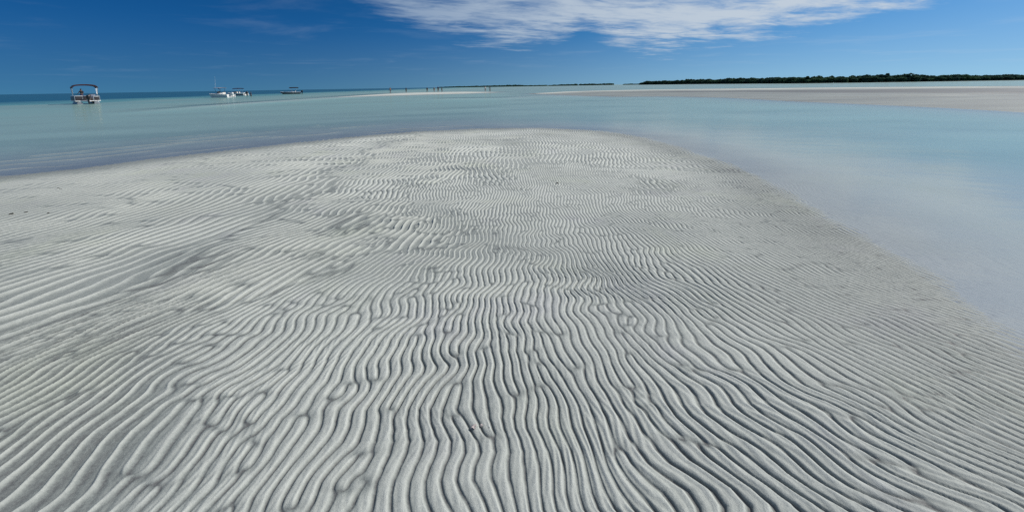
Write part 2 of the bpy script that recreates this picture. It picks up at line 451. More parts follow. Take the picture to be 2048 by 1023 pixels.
# ------------------------------------------------------------------ materials
def mat(name):
    m = bpy.data.materials.new(name); m.use_nodes = True
    t = m.node_tree; t.nodes.clear()
    return m, G(t)
def finish(g_, sh_):
    o = g_.n('ShaderNodeOutputMaterial'); g_.t.links.new(sh_, o.inputs[0])
def principled(g_, color, rough=0.5, spec=0.5, metal=0.0, normal=None):
    p = g_.n('ShaderNodeBsdfPrincipled')
    g_.set(p.inputs['Base Color'], color); g_.set(p.inputs['Roughness'], rough)
    g_.set(p.inputs['Specular IOR Level'], spec); g_.set(p.inputs['Metallic'], metal)
    if normal is not None: g_.set(p.inputs['Normal'], normal)
    return p.outputs[0]

def sand_material():
    m, q = mat('sand')
    pos = q.n('ShaderNodeNewGeometry').outputs['Position']
    px_, py_, pz_ = q.sep(pos)
    dry = q.attr('dry'); crest = q.attr('crest'); tone = q.attr('tone')
    n_a = q.noise(pos, 1.3, 5, 0.6)
    n_b = q.noise(pos, 38, 4, 0.65)
    n_c = q.noise(pos, 260, 3, 0.7)
    n_d = q.noise(pos, 105, 3, 0.7)
    n_e = q.noise(pos, 520, 2, 0.7)
    wet_shade_c = (0.196, 0.212, 0.200); dry_c = (0.485, 0.500, 0.462)
    k = q.m('ADD', q.m('MULTIPLY', dry, 0.42), q.m('MULTIPLY', q.m('SUBTRACT', crest, 0.45), 1.05))  # crest term: wetter troughs, with their occlusion shade also put into the colour
    k = q.m('ADD', k, q.m('MULTIPLY', q.m('SUBTRACT', n_a, 0.5), 0.18))
    k = q.m('ADD', k, q.m('MULTIPLY', tone, 0.03))
    k = q.m('ADD', k, q.m('MULTIPLY', q.m('SUBTRACT', n_b, 0.5), 0.45))
    k = q.m('ADD', k, q.m('MULTIPLY', q.m('SUBTRACT', n_c, 0.5), 0.35))
    k = q.m('ADD', k, q.m('MULTIPLY', q.m('SUBTRACT', n_d, 0.5), 0.45))
    # coarse pale specks, denser towards the crests
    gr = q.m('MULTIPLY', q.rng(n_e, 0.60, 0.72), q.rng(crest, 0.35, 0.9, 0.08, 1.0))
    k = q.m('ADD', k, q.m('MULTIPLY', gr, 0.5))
    base = q.mix(q.rng(k, 0.0, 1.0), wet_shade_c, dry_c)
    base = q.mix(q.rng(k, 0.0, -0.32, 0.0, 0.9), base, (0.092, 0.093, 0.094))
    # faint olive and lilac films of algae and fine silt
    al = q.rng(q.noise(pos, 0.9, 4, 0.6), 0.52, 0.72, 0.0, 0.45, True)
    base = q.mix(al, base, q.mix(1.0, base, (0.98, 1.0, 0.90), 'MULTIPLY'))
    li = q.rng(q.noise(q.vm('ADD', pos, (13.0, 5.0, 2.0)), 1.4, 4, 0.6), 0.55, 0.75, 0.0, 0.5, True)
    base = q.mix(li, base, q.mix(1.0, base, (0.93, 0.90, 0.98), 'MULTIPLY'))
    # dark grains and worm holes
    vo = q.n('ShaderNodeTexVoronoi', feature='F1'); q.set(vo.inputs['Vector'], pos); vo.inputs['Scale'].default_value = 16
    hole = q.m('MULTIPLY', q.rng(vo.outputs['Distance'], 0.03, 0.075, 1.0, 0.0), q.rng(q.sep(vo.outputs['Color'])[0], 0.90, 0.91, 0.0, 1.0))
    base = q.mix(q.m('MULTIPLY', hole, 0.6), base, (0.07, 0.07, 0.065))
    rough = q.rng(k, 0.0, 0.6, 0.55, 0.9)
    b1 = q.n('ShaderNodeBump'); b1.inputs['Strength'].default_value = 0.8; b1.inputs['Distance'].default_value = 0.004
    hh = q.m('ADD', q.m('MULTIPLY', n_b, 0.55), q.m('MULTIPLY', n_c, 0.30))
    hh = q.m('ADD', hh, q.m('MULTIPLY', n_d, 0.55))
    hh = q.m('ADD', hh, q.m('MULTIPLY', gr, 0.2))
    hh = q.m('SUBTRACT', hh, q.m('MULTIPLY', hole, 0.5))
    q.set(b1.inputs['Height'], hh)
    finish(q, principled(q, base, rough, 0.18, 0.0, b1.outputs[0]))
    return m

def water_material():
    m, q = mat('water')
    pos = q.n('ShaderNodeNewGeometry').outputs['Position']
    x_, y_, z_ = q.sep(pos)
    rad = q.vm('LENGTH', pos)
    nd = q.n('ShaderNodeVectorMath', operation='LENGTH'); q.set(nd.inputs[0], pos); rad = nd.outputs['Value']
    tint = q.attr('tint', 'Vector'); opac = q.attr('murk'); dep = q.attr('depth')
    rot = q.n('ShaderNodeVectorRotate', rotation_type='Z_AXIS'); rot.inputs['Angle'].default_value = R(18)
    q.set(rot.inputs['Vector'], pos)
    st = q.vm('MULTIPLY', rot.outputs[0], (0.45, 1.0, 1.0))
    w1 = q.noise(st, 6.5, 3, 0.6, 0.3)
    w2 = q.noise(st, 1.6, 3, 0.6, 0.2)
    w3 = q.noise(st, 0.35, 3, 0.6, 0.2)
    hgt = q.m('ADD', q.m('MULTIPLY', w1, 0.0065), q.m('ADD', q.m('MULTIPLY', w2, 0.035), q.m('MULTIPLY', w3, 0.12)))
    bm_ = q.n('ShaderNodeBump'); bm_.inputs['Distance'].default_value = 1.0
    q.set(bm_.inputs['Strength'], q.rng(dep, 0.0, 0.5, 0.09, 0.48))
    q.set(bm_.inputs['Height'], hgt)
    fr = q.n('ShaderNodeFresnel'); fr.inputs['IOR'].default_value = 1.333
    q.set(fr.inputs['Normal'], bm_.outputs[0])
    fac = q.m('MINIMUM', q.m('MULTIPLY', fr.outputs[0], 0.78), 0.42)
    gl = q.n('ShaderNodeBsdfGlossy'); gl.inputs['Roughness'].default_value = 0.12
    q.set(gl.inputs['Normal'], bm_.outputs[0])
    tr = q.n('ShaderNodeBsdfTransparent'); q.set(tr.inputs['Color'], tint)
    df = q.n('ShaderNodeBsdfDiffuse')
    wc = q.mix(q.rng(dep, 0.18, 0.75), (0.47, 0.60, 0.53), (0.12, 0.285, 0.28))
    q.set(df.inputs['Color'], q.mix(q.rng(dep, 0.7, 2.6), wc, (0.009, 0.070, 0.118)))
    a = q.n('ShaderNodeMixShader'); q.set(a.inputs[0], opac); q.t.links.new(tr.outputs[0], a.inputs[1]); q.t.links.new(df.outputs[0], a.inputs[2])
    b = q.n('ShaderNodeMixShader'); q.set(b.inputs[0], fac); q.t.links.new(a.outputs[0], b.inputs[1]); q.t.links.new(gl.outputs[0], b.inputs[2])
    finish(q, b.outputs[0])
    return m

# ------------------------------------------------------------------ sand and water sheets
SAND = sand_material(); WATER = water_material()
polar_mesh('sand', polar_rows(), polar_angles(0.092), bed_full, None, SAND)

def water_fun(x, y):
    z, dry, s, sr = bed(x, y)
    d = np.clip(-z, 0.0, None)
    tint = np.stack([np.exp(-d * 1.30), np.exp(-d * 0.14), np.exp(-d * 0.22)], -1).astype(np.float32)
    return np.zeros_like(x), {'tint': tint, 'depth': d.astype(np.float32), 'murk': (1 - np.exp(-np.clip(d - 0.01, 0, 9) * 2.4)).astype(np.float32)}
wr = [0.0, 1.0]
while wr[-1] < 400: wr.append(wr[-1] * 1.012)
while wr[-1] < 30000: wr.append(wr[-1] * 1.08)
polar_mesh('water', np.array(wr), polar_angles(0.35), water_fun, None, WATER)

# ------------------------------------------------------------------ small mesh kit
def paint(name, color, rough=0.5, spec=0.5, metal=0.0, wear=0.08, scale=9.0):
    m, q = mat(name)
    tcn = q.n('ShaderNodeTexCoord').outputs['Object']
    n_ = q.noise(tcn, scale, 4, 0.6)
    c = q.mix(q.rng(n_, 0.35, 0.75, 0.0, 1.0), color, tuple(v_ * (1 - wear * 3) for v_ in color))
    finish(q, principled(q, c, q.rng(n_, 0.3, 0.7, rough * 0.85, min(1, rough * 1.2)), spec, metal))
    return m
WHITE = paint('white_gelcoat', (0.80, 0.80, 0.78), 0.28)
CREAM = paint('cream_vinyl', (0.70, 0.66, 0.58), 0.5)
BLACK = paint('black_plastic', (0.012, 0.013, 0.015), 0.35)
NAVY = paint('navy_canvas', (0.012, 0.018, 0.06), 0.8)
MAROON = paint('maroon_canvas', (0.030, 0.009, 0.020), 0.8)
GREYC = paint('grey_canvas', (0.20, 0.23, 0.30), 0.8)
ALU = paint('aluminium', (0.72, 0.73, 0.74), 0.35, 0.5, 0.85)
DARKP = paint('dark_panel', (0.020, 0.020, 0.026), 0.4)
TEALH = paint('dark_blue_hull', (0.015, 0.045, 0.075), 0.3)
TAN = paint('taupe_panel', (0.12, 0.10, 0.10), 0.5)
GLASS = paint('smoked_windscreen', (0.03, 0.04, 0.05), 0.08, 0.8)

class MB:
    def __init__(s): s.v = []; s.f = []
    def add(s, vs, fs):
        o = len(s.v); s.v += [tuple(p) for p in vs]; s.f += [tuple(i + o for i in f) for f in fs]; return s
    def rings(s, rings, closed=True, cap=True):
        n = len(rings[0]); vs = [p for r_ in rings for p in r_]; fs = []
        for i in range(len(rings) - 1):
            for j in range(n if closed else n - 1):
                k = (j + 1) % n
                fs.append((i * n + j, i * n + k, (i + 1) * n + k, (i + 1) * n + j))
        if cap:
            fs.append(tuple(range(n))[::-1]); fs.append(tuple((len(rings) - 1) * n + j for j in range(n)))
        return s.add(vs, fs)
    def tube(s, pts, rad, n=8):
        P = [Vector(p) for p in pts]; rings = []
        rads = rad if isinstance(rad, (list, tuple)) else [rad] * len(P)
        for i, p in enumerate(P):
            d = (P[min(i + 1, len(P) - 1)] - P[max(i - 1, 0)]).normalized()
            a = d.cross(Vector((0, 0, 1)));
            if a.length < 1e-3: a = d.cross(Vector((1, 0, 0)))
            a.normalize(); b = a.cross(d)
            rings.append([p + (a * math.cos(t) + b * math.sin(t)) * rads[i] for t in [2 * math.pi * k / n for k in range(n)]])
        return s.rings(rings)
    def box(s, c, d, r=0.03, n=3):
        """box with rounded vertical edges and softened top and bottom"""
        x, y, z = c; hx, hy, hz = d[0] / 2, d[1] / 2, d[2] / 2
        r = min(r, hx * .9, hy * .9, hz * .9); rings = []
        for zz_, ins in ((-hz, r), (-hz + r * .3, r * .3), (-hz + r, 0), (hz - r, 0), (hz - r * .3, r * .3), (hz, r)):
            ring = []
            for sx, sy, a0 in ((1, 1, 0), (-1, 1, 90), (-1, -1, 180), (1, -1, 270)):
                for k in range(n + 1):
                    t = R(a0 + 90 * k / n)
                    ring.append((x + sx * (hx - r) + (r - ins * .999) * math.cos(t), y + sy * (hy - r) + (r - ins * .999) * math.sin(t), z + zz_))
            rings.append(ring)
        return s.rings(rings)
    def sheet(s, fn, nu, nv, th):
        """thick curved sheet: fn(u, v) gives the top surface"""
        top = [Vector(fn(i / nu, j / nv)) for i in range(nu + 1) for j in range(nv + 1)]
        bot = [p - Vector((0, 0, th)) for p in top]
        N = len(top); w_ = nv + 1; fs = []
        for i in range(nu):
            for j in range(nv):
                a = i * w_ + j
                fs.append((a, a + w_, a + w_ + 1, a + 1)); fs.append((N + a, N + a + 1, N + a + w_ + 1, N + a + w_))
        edge = [i * w_ for i in range(nu + 1)] + [nu * w_ + j for j in range(1, nv + 1)] + [i * w_ + nv for i in range(nu - 1, -1, -1)] + [j for j in range(nv - 1, 0, -1)]
        for a, b in zip(edge, edge[1:] + edge[:1]): fs.append((a, N + a, N + b, b))
        return s.add(top + bot, fs)
    def build(s, name, material, parent=None, smooth=True):
        me = bpy.data.meshes.new(name); me.from_pydata(s.v, [], s.f)
        bm = bmesh.new(); bm.from_mesh(me); bmesh.ops.recalc_face_normals(bm, faces=bm.faces); bm.to_mesh(me); bm.free()
        me.materials.append(material)
        if smooth:
            me.polygons.foreach_set('use_smooth', [True] * len(me.polygons)); me.set_sharp_from_angle(angle=R(40))
        o = bpy.data.objects.new(name, me); COL.objects.link(o)
        if parent: o.parent = parent
        return o

def thing(name, label, cat, loc, rz=0.0, group=None):
    o = bpy.data.objects.new(name, None); COL.objects.link(o)
    o.empty_display_size = 0.3
    o.location = loc; o.rotation_euler = (0, 0, rz); o['label'] = label; o['category'] = cat
    if group: o['group'] = group
    return o

def hull_mesh(L, B, free, draft, floor, flare=0.12, bowrise=0.25, n=16):
    """open boat: outer skin, gunwale, inner sides and floor in one shell; bow to +y"""
    rings = []
    for i in range(n + 1):
        t = i / n; y = -L / 2 + L * t
        b = B / 2 * (1 - max(0, (t - 0.45) / 0.55) ** 2.3) ** 0.8 if t < 1 else 0.0
        b = max(b, 0.03)
        zs = free + bowrise * t ** 2; zk = -draft * (1 - max(0, (t - 0.62) / 0.38) ** 2.0) + (zs - 0.12) * max(0, (t - 0.62) / 0.38) ** 3 * 0.9
        zc = zk + (0.12 + 0.2 * t * (1 if t < .8 else 1)) * min(1, (zs - zk) / .5)
        bi = max(b - 0.14, 0.012); fl = max(floor + 0.12 * t ** 3, zk + 0.05); fl = min(fl, zs - 0.03)
        bc = b * (1 - flare)
        r_ = [(0, y, zk), (bc, y, zc), (b, y, zs - 0.05), (b + .015, y, zs - 0.02), (b, y, zs), (bi, y, zs), (bi * .97, y, fl), (0, y, fl)]
        r_ = r_ + [(-x_, y_, z_) for x_, y_, z_ in r_[-2:0:-1]]
        rings.append(r_)
    # ends: close the transom by capping the outline
    return MB().rings(rings)

def outboard(parent, loc, h=1.0, m=BLACK, cap=None):
    x, y, z = loc
    def rr(w_, l_, z_, dy=0.0):
        return [(x + w_ / 2 * math.copysign(abs(math.cos(t)) ** .6, math.cos(t)), y + dy + l_ / 2 * math.copysign(abs(math.sin(t)) ** .6, math.sin(t)), z + z_ * h) for t in [2 * math.pi * k / 16 for k in range(16)]]
    o = MB().rings([rr(.16, .3, -.62, -.02), rr(.18, .34, -.2), rr(.22, .38, .02)]).build('outboard_motor', m, parent)
    MB().rings([rr(.34, .55, .02), rr(.40, .66, .10), rr(.42, .68, .34), rr(.38, .60, .50, -.02), rr(.24, .40, .58, -.04), rr(.05, .1, .60, -.04)]).build('cowling', cap or m, o)
    MB().box((x, y + .25, z - .05), (.26, .24, .3), .03).build('bracket', ALU, o)
    MB().rings([rr(.06, .12, -.62, -.05), rr(.10, .5, -.66, -.06), rr(.10, .5, -.70, -.06), rr(.03, .3, -.95, .0)]).build('lower_unit', m, o)
    return o

def arch(parent, name, w_, l_, y0, z, rise, m, drop=0.12, frame_to=None, th=0.04):
    def fn(u_, v_):
        x_ = (u_ - .5) * w_; e = abs(2 * u_ - 1)
        return (x_, y0 + (v_ - .5) * l_, z + rise * (1 - e ** 2.4) - drop * max(0, (e - .86) / .14) - .05 * (2 * v_ - 1) ** 2)
    c = MB().sheet(fn, 20, 6, th).build(name, m, parent)
    if frame_to is not None:
        hw, hz, sp = frame_to
        for dy_ in (-sp, sp):
            for sx in (-1, 1):
                MB().tube([(sx * hw, y0, hz), (sx * (w_ / 2 - .02), y0 + dy_ * l_ / 2, z - drop - .02)], .02, 6).build('canopy_pole', ALU, parent)
    return c

def facing(p, off=0.0): return -math.atan2(p.x, p.y) + off

# ------------------------------------------------------------------ pontoon boat
p = ground(172, 207.5)
b = thing('pontoon_boat', 'pontoon boat with arched dark maroon canopy and slatted dark panels, farthest left boat', 'boat', (p.x, p.y, 0.0), facing(p, R(5)), 'boats anchored in the shallows')
for sx in (-1, 1):
    MB().tube([(sx * .86, -3.15, .06), (sx * .86, -3.1, .06), (sx * .86, 2.5, .06), (sx * .86, 2.95, .12), (sx * .86, 3.3, .26)], [.26, .31, .31, .22, .05], 16).build('pontoon', paint('dull_aluminium', (0.36, 0.37, 0.38), 0.4, 0.5, 0.6), b)
MB().box((0, 0, .45), (2.56, 6.2, .12), .03).build('deck', WHITE, b)
def panel(c, d, along_x, m, stripe=True):
    o = MB().box(c, d, .02).build('fence_panel', m, b)
    st = MB()
    for k in (-.17, -.02, .13):
        e = .012
        if along_x: st.box((c[0], c[1], c[2] + k), (d[0] - .04, d[1] + 2 * e, .035), .008)
        else: st.box((c[0], c[1], c[2] + k), (d[0] + 2 * e, d[1] - .04, .035), .008)
    if stripe: st.build('panel_stripe', TAN, o)
    return o
panel((-.86, -2.62, .85), (.74, .05, .60), True, DARKP)
panel((-.24, -2.62, .85), (.44, .05, .60), True, DARKP)
panel((.95, -2.62, .80), (.58, .05, .50), True, DARKP)
panel((-1.25, 0, .85), (.05, 5.2, .60), False, DARKP)
panel((1.25, 0, .85), (.05, 5.2, .60), False, DARKP)
panel((-.7, 2.62, .85), (1.1, .05, .60), True, DARKP)
panel((.7, 2.62, .85), (1.1, .05, .60), True, DARKP)
MB().tube([(-.03, -2.62, 1.19), (-1.25, -2.62, 1.19), (-1.25, 2.62, 1.19), (1.25, 2.62, 1.19), (1.25, -2.62, 1.19), (.62, -2.62, 1.19)], .026, 8).build('hand_rail', ALU, b)
for x_, y_ in ((-1.25, -2.62), (-.48, -2.62), (.64, -2.62), (1.25, -2.62), (-1.25, 2.62), (1.25, 2.62)):
    MB().tube([(x_, y_, .5), (x_, y_, 1.2)], .028, 8).build('rail_post', ALU, b)
sb = MB().box((.93, -2.25, .76), (.62, .6, .44), .06).build('seat', WHITE, b)
MB().box((.93, -2.52, 1.08), (.62, .14, .18), .05).build('backrest', WHITE, sb)
sb = MB().box((-.80, -2.2, .76), (.8, .62, .44), .06).build('seat', CREAM, b)
MB().box((-.80, -2.49, 1.12), (.8, .12, .24), .05).build('backrest', WHITE, sb)
sb = MB().box((-.85, 1.4, .74), (.6, 2.0, .40), .06).build('seat', CREAM, b)
MB().box((-1.12, 1.4, 1.05), (.12, 2.0, .30), .04).build('backrest', CREAM, sb)
cs = MB().rings([[(.45, .1, .52), (1.1, .1, .52), (1.1, .75, .52), (.45, .75, .52)], [(.45, .15, 1.25), (1.1, .15, 1.25), (1.1, .7, 1.25), (.45, .7, 1.25)], [(.5, .4, 1.42), (1.05, .4, 1.42), (1.05, .65, 1.42), (.5, .65, 1.42)]]).build('console', TAN, b)
MB().tube([(.78 + .17 * math.cos(t), .08, 1.2 + .17 * math.sin(t)) for t in np.linspace(0, 2 * math.pi, 17)], .014, 6).build('steering_wheel', BLACK, cs)
hc = MB().box((.78, -.55, .92), (.5, .48, .14), .05).build('helm_chair', GREYC, b)
MB().box((.78, -.78, 1.18), (.5, .1, .46), .04).build('backrest', GREYC, hc); MB().tube([(.78, -.55, .5), (.78, -.55, .9)], .05, 8).build('pedestal', ALU, hc)
arch(b, 'canopy', 2.62, 2.7, -.7, 2.74, .20, MAROON, .22, None, .16)
for dy_ in (-1.25, -.4, .4, 1.25):
    MB().tube([(-1.25, -.7 + dy_ * .2, 1.2), (-1.29, -.7 + dy_, 2.56)], .021, 8).build('canopy_pole', ALU, b)
    MB().tube([(1.25, -.7 + dy_ * .2, 1.2), (1.29, -.7 + dy_, 2.56)], .021, 8).build('canopy_pole', ALU, b)
MB().box((0, -2.95, .40), (.62, .5, .12), .03).build('motor_mount', ALU, b)
outboard(b, (.03, -3.3, .72), 1.05, BLACK)
ld = MB().tube([(.62, -3.12, .5), (.62, -3.2, -.4)], .02, 6).tube([(.95, -3.12, .5), (.95, -3.2, -.4)], .02, 6)
for k in range(4): ld.tube([(.62, -3.16, .35 - .22 * k), (.95, -3.16, .35 - .22 * k)], .018, 6)
ld.build('ladder', ALU, b)
PONTOON = b

# ------------------------------------------------------------------ centre console boat with tall antenna
p = ground(441, 195.0)
b = thing('motor_boat', 'white open motor boat with grey sun top and one tall thin antenna', 'boat', (p.x, p.y, 0.0), facing(p, R(42)), 'boats anchored in the shallows')
h_ = hull_mesh(6.4, 2.35, .72, .35, .12).build('hull', WHITE, b)
MB().tube([(1.02, -3.1, .74), (1.16, -1, .78), (1.10, 1.0, .86), (.62, 2.5, .95), (0, 3.16, .99), (-.62, 2.5, .95), (-1.10, 1.0, .86), (-1.16, -1, .78), (-1.02, -3.1, .74)], .03, 6).build('bow_rail', ALU, b)
c_ = MB().box((0, .1, .62), (.8, .9, .95), .08).build('console', WHITE, b)
MB().rings([[(-.42, .5, 1.05), (.42, .5, 1.05), (.42, .46, 1.05), (-.42, .46, 1.05)], [(-.36, .25, 1.5), (.36, .25, 1.5), (.36, .21, 1.5), (-.36, .21, 1.5)]]).build('windscreen', GLASS, c_)
MB().tube([(.17 * math.cos(t), -.38, 1.0 + .17 * math.sin(t)) for t in np.linspace(0, 2 * math.pi, 17)], .014, 6).build('steering_wheel', BLACK, c_)
arch(b, 'sun_top', 1.9, 2.0, -.1, 2.36, .10, GREYC, .06)
for sx in (-1, 1):
    for y_ in (.55, -.7):
        MB().tube([(sx * .48, y_ * .9, .2), (sx * .55, y_, 1.4), (sx * .78, y_ * 1.1, 2.34)], .026, 6).build('top_pole', BLACK, b)
for sx in (-1, 1):
    MB().tube([(sx * .9, -.7, 2.32), (sx * .9, -.75, 2.1)], .12, 8).build('life_vest', NAVY, b) if sx < 0 else None
st_ = MB().box((0, -.95, .55), (.85, .5, .75), .07).build('leaning_seat', WHITE, b); MB().box((0, -1.18, 1.08), (.85, .1, .34), .04).build('backrest', CREAM, st_)
MB().box((0, -2.75, .42), (1.9, .5, .6), .08).build('stern_bench', WHITE, b)
MB().tube([(-.62, .5, 2.4), (-.64, .35, 3.8), (-.66, .2, 5.1)], [.022, .016, .008], 6).build('antenna', WHITE, b)
outboard(b, (.05, -3.45, .62), 1.0, WHITE)
MB().box((.75, -3.35, .22), (.5, .42, .07), .02).build('swim_platform', WHITE, b)

# ------------------------------------------------------------------ runabout with navy canopy
p = ground(474, 191.6)
b = thing('runabout', 'white runabout with navy canopy and black outboard, behind the boat with the antenna', 'boat', (p.x, p.y, 0.0), facing(p, R(52)), 'boats anchored in the shallows')
h_ = hull_mesh(6.0, 2.3, .78, .35, .15).build('hull', WHITE, b)
for sx in (-1, 1):
    MB().rings([[(sx * 1.085, -2.9, .22), (sx * 1.10, -2.9, .22), (sx * 1.135, -2.9, .44), (sx * 1.12, -2.9, .44)], [(sx * 1.085, -.3, .22), (sx * 1.10, -.3, .22), (sx * 1.15, -.3, .46), (sx * 1.13, -.3, .46)], [(sx * .95, 1.1, .30), (sx * .97, 1.1, .30), (sx * 1.05, 1.1, .52), (sx * 1.03, 1.1, .52)]]).build('hull_stripe', BLACK, h_)
MB().rings([[(-.95, .7, .85), (.95, .7, .85), (.95, .66, .85), (-.95, .66, .85)], [(-.85, .25, 1.32), (.85, .25, 1.32), (.85, .21, 1.32), (-.85, .21, 1.32)]]).build('windscreen', GLASS, b)
for sx in (-1, 1):
    q_ = MB().box((sx * .5, -.35, .55), (.5, .5, .5), .06).build('seat', WHITE, b); MB().box((sx * .5, -.58, 1.0), (.5, .1, .5), .04).build('backrest', CREAM, q_)
MB().box((0, -2.2, .55), (1.9, .7, .65), .1).build('stern_bench', WHITE, b)
MB().box((0, -2.78, .86), (1.7, .4, .20), .08).build('sun_pad', WHITE, b)
arch(b, 'canopy', 2.1, 2.3, -.6, 2.28, .16, NAVY, .10)
for dy_ in (-1.05, .0, 1.05):
    for sx in (-1, 1):
        MB().tube([(sx * 1.08, -.6 + dy_ * .25, .8), (sx * 1.03, -.6 + dy_, 2.2)], .018, 6).build('canopy_pole', ALU, b)
outboard(b, (.0, -3.3, .62), 1.15, BLACK)
MB().box((.72, -3.15, .2), (.5, .45, .07), .02).build('swim_platform', WHITE, b); MB().box((-.72, -3.15, .2), (.5, .45, .07), .02).build('swim_platform', WHITE, b)

# ------------------------------------------------------------------ low skiff
p = at(581, 150)
b = thing('skiff', 'low dark blue boat with small black canopy, rightmost of the anchored boats', 'boat', (p.x, p.y, 0.0), facing(p, R(80)), 'boats anchored in the shallows')
h_ = hull_mesh(6.8, 2.3, .62, .35, .12).build('hull', TEALH, b)
MB().tube([(1.14, -3.35, .64), (1.17, -1, .66), (1.12, .6, .72), (.66, 2.5, .80), (.05, 3.42, .88), (-.66, 2.5, .80), (-1.12, .6, .72), (-1.17, -1, .66), (-1.14, -3.35, .64)], .065, 8).build('gunwale', WHITE, b)
c_ = MB().box((0, -.6, .62), (.75, .8, .95), .08).build('console', WHITE, b)
MB().rings([[(-.38, -.25, 1.05), (.38, -.25, 1.05), (.38, -.29, 1.05), (-.38, -.29, 1.05)], [(-.32, -.45, 1.45), (.32, -.45, 1.45), (.32, -.49, 1.45), (-.32, -.49, 1.45)]]).build('windscreen', GLASS, c_)
st_ = MB().box((0, -1.55, .5), (.9, .5, .7), .07).build('leaning_seat', WHITE, b); MB().box((0, -1.78, 1.0), (.9, .1, .3), .04).build('backrest', CREAM, st_)
arch(b, 'canopy', 2.0, 2.9, -1.3, 2.45, .18, BLACK, .12, None, .12)
for dy_ in (-1.3, 1.3):
    for sx in (-1, 1):
        MB().tube([(sx * 1.1, -1.3 + dy_ * .4, .65), (sx * .98, -1.3 + dy_, 2.36)], .022, 6).build('canopy_pole', ALU, b)
outboard(b, (.0, -4.0, .62), 1.25, BLACK)
MB().box((0, -3.62, .42), (.7, .5, .12), .03).build('motor_bracket', ALU, b)

# ------------------------------------------------------------------ people
SKIN_T = paint('tanned_skin', (0.20, 0.11, 0.07), 0.55, 0.35, 0, .05, 20)
SKIN_P = paint('fair_skin', (0.34, 0.22, 0.17), 0.55, 0.35, 0, .05, 20)
SKIN_D = paint('brown_skin', (0.13, 0.07, 0.045), 0.5, 0.35, 0, .05, 20)
CL = {'black': paint('black_cloth', (0.015, 0.015, 0.018), .9), 'white': paint('white_cloth', (0.75, 0.75, 0.73), .9), 'navy': paint('navy_cloth', (0.02, 0.03, 0.08), .9),
      'red': paint('red_cloth', (0.22, 0.025, 0.02), .9), 'grey': paint('grey_cloth', (0.10, 0.105, 0.11), .9), 'teal': paint('teal_cloth', (0.015, 0.07, 0.08), .9)}
HAIR = {'dark': paint('dark_hair', (0.015, 0.011, 0.008), .6), 'fair': paint('fair_hair', (0.22, 0.14, 0.07), .6)}

def skinned(name, joints, edges, root, material, parent, sub=1):
    me = bpy.data.meshes.new(name); names = list(joints)
    me.from_pydata([joints[k][0] for k in names], [(names.index(a), names.index(b_)) for a, b_ in edges], [])
    o = bpy.data.objects.new(name, me); COL.objects.link(o)
    sk = o.modifiers.new('skin', 'SKIN'); sk.use_smooth_shade = True
    for k, d_ in zip(names, me.skin_vertices[0].data):
        r_ = joints[k][1]; d_.radius = (r_, r_) if not isinstance(r_, tuple) else r_
        d_.use_root = (k == root)
    sv = o.modifiers.new('sub', 'SUBSURF'); sv.levels = sub; sv.render_levels = sub
    dg = bpy.context.evaluated_depsgraph_get()
    m2 = bpy.data.meshes.new_from_object(o.evaluated_get(dg))
    o.modifiers.clear(); o.data = m2; bpy.data.meshes.remove(me); m2.name = name
    m2.materials.clear(); m2.materials.append(material)
    m2.polygons.foreach_set('use_smooth', [True] * len(m2.polygons))
    o.parent = parent
    return o

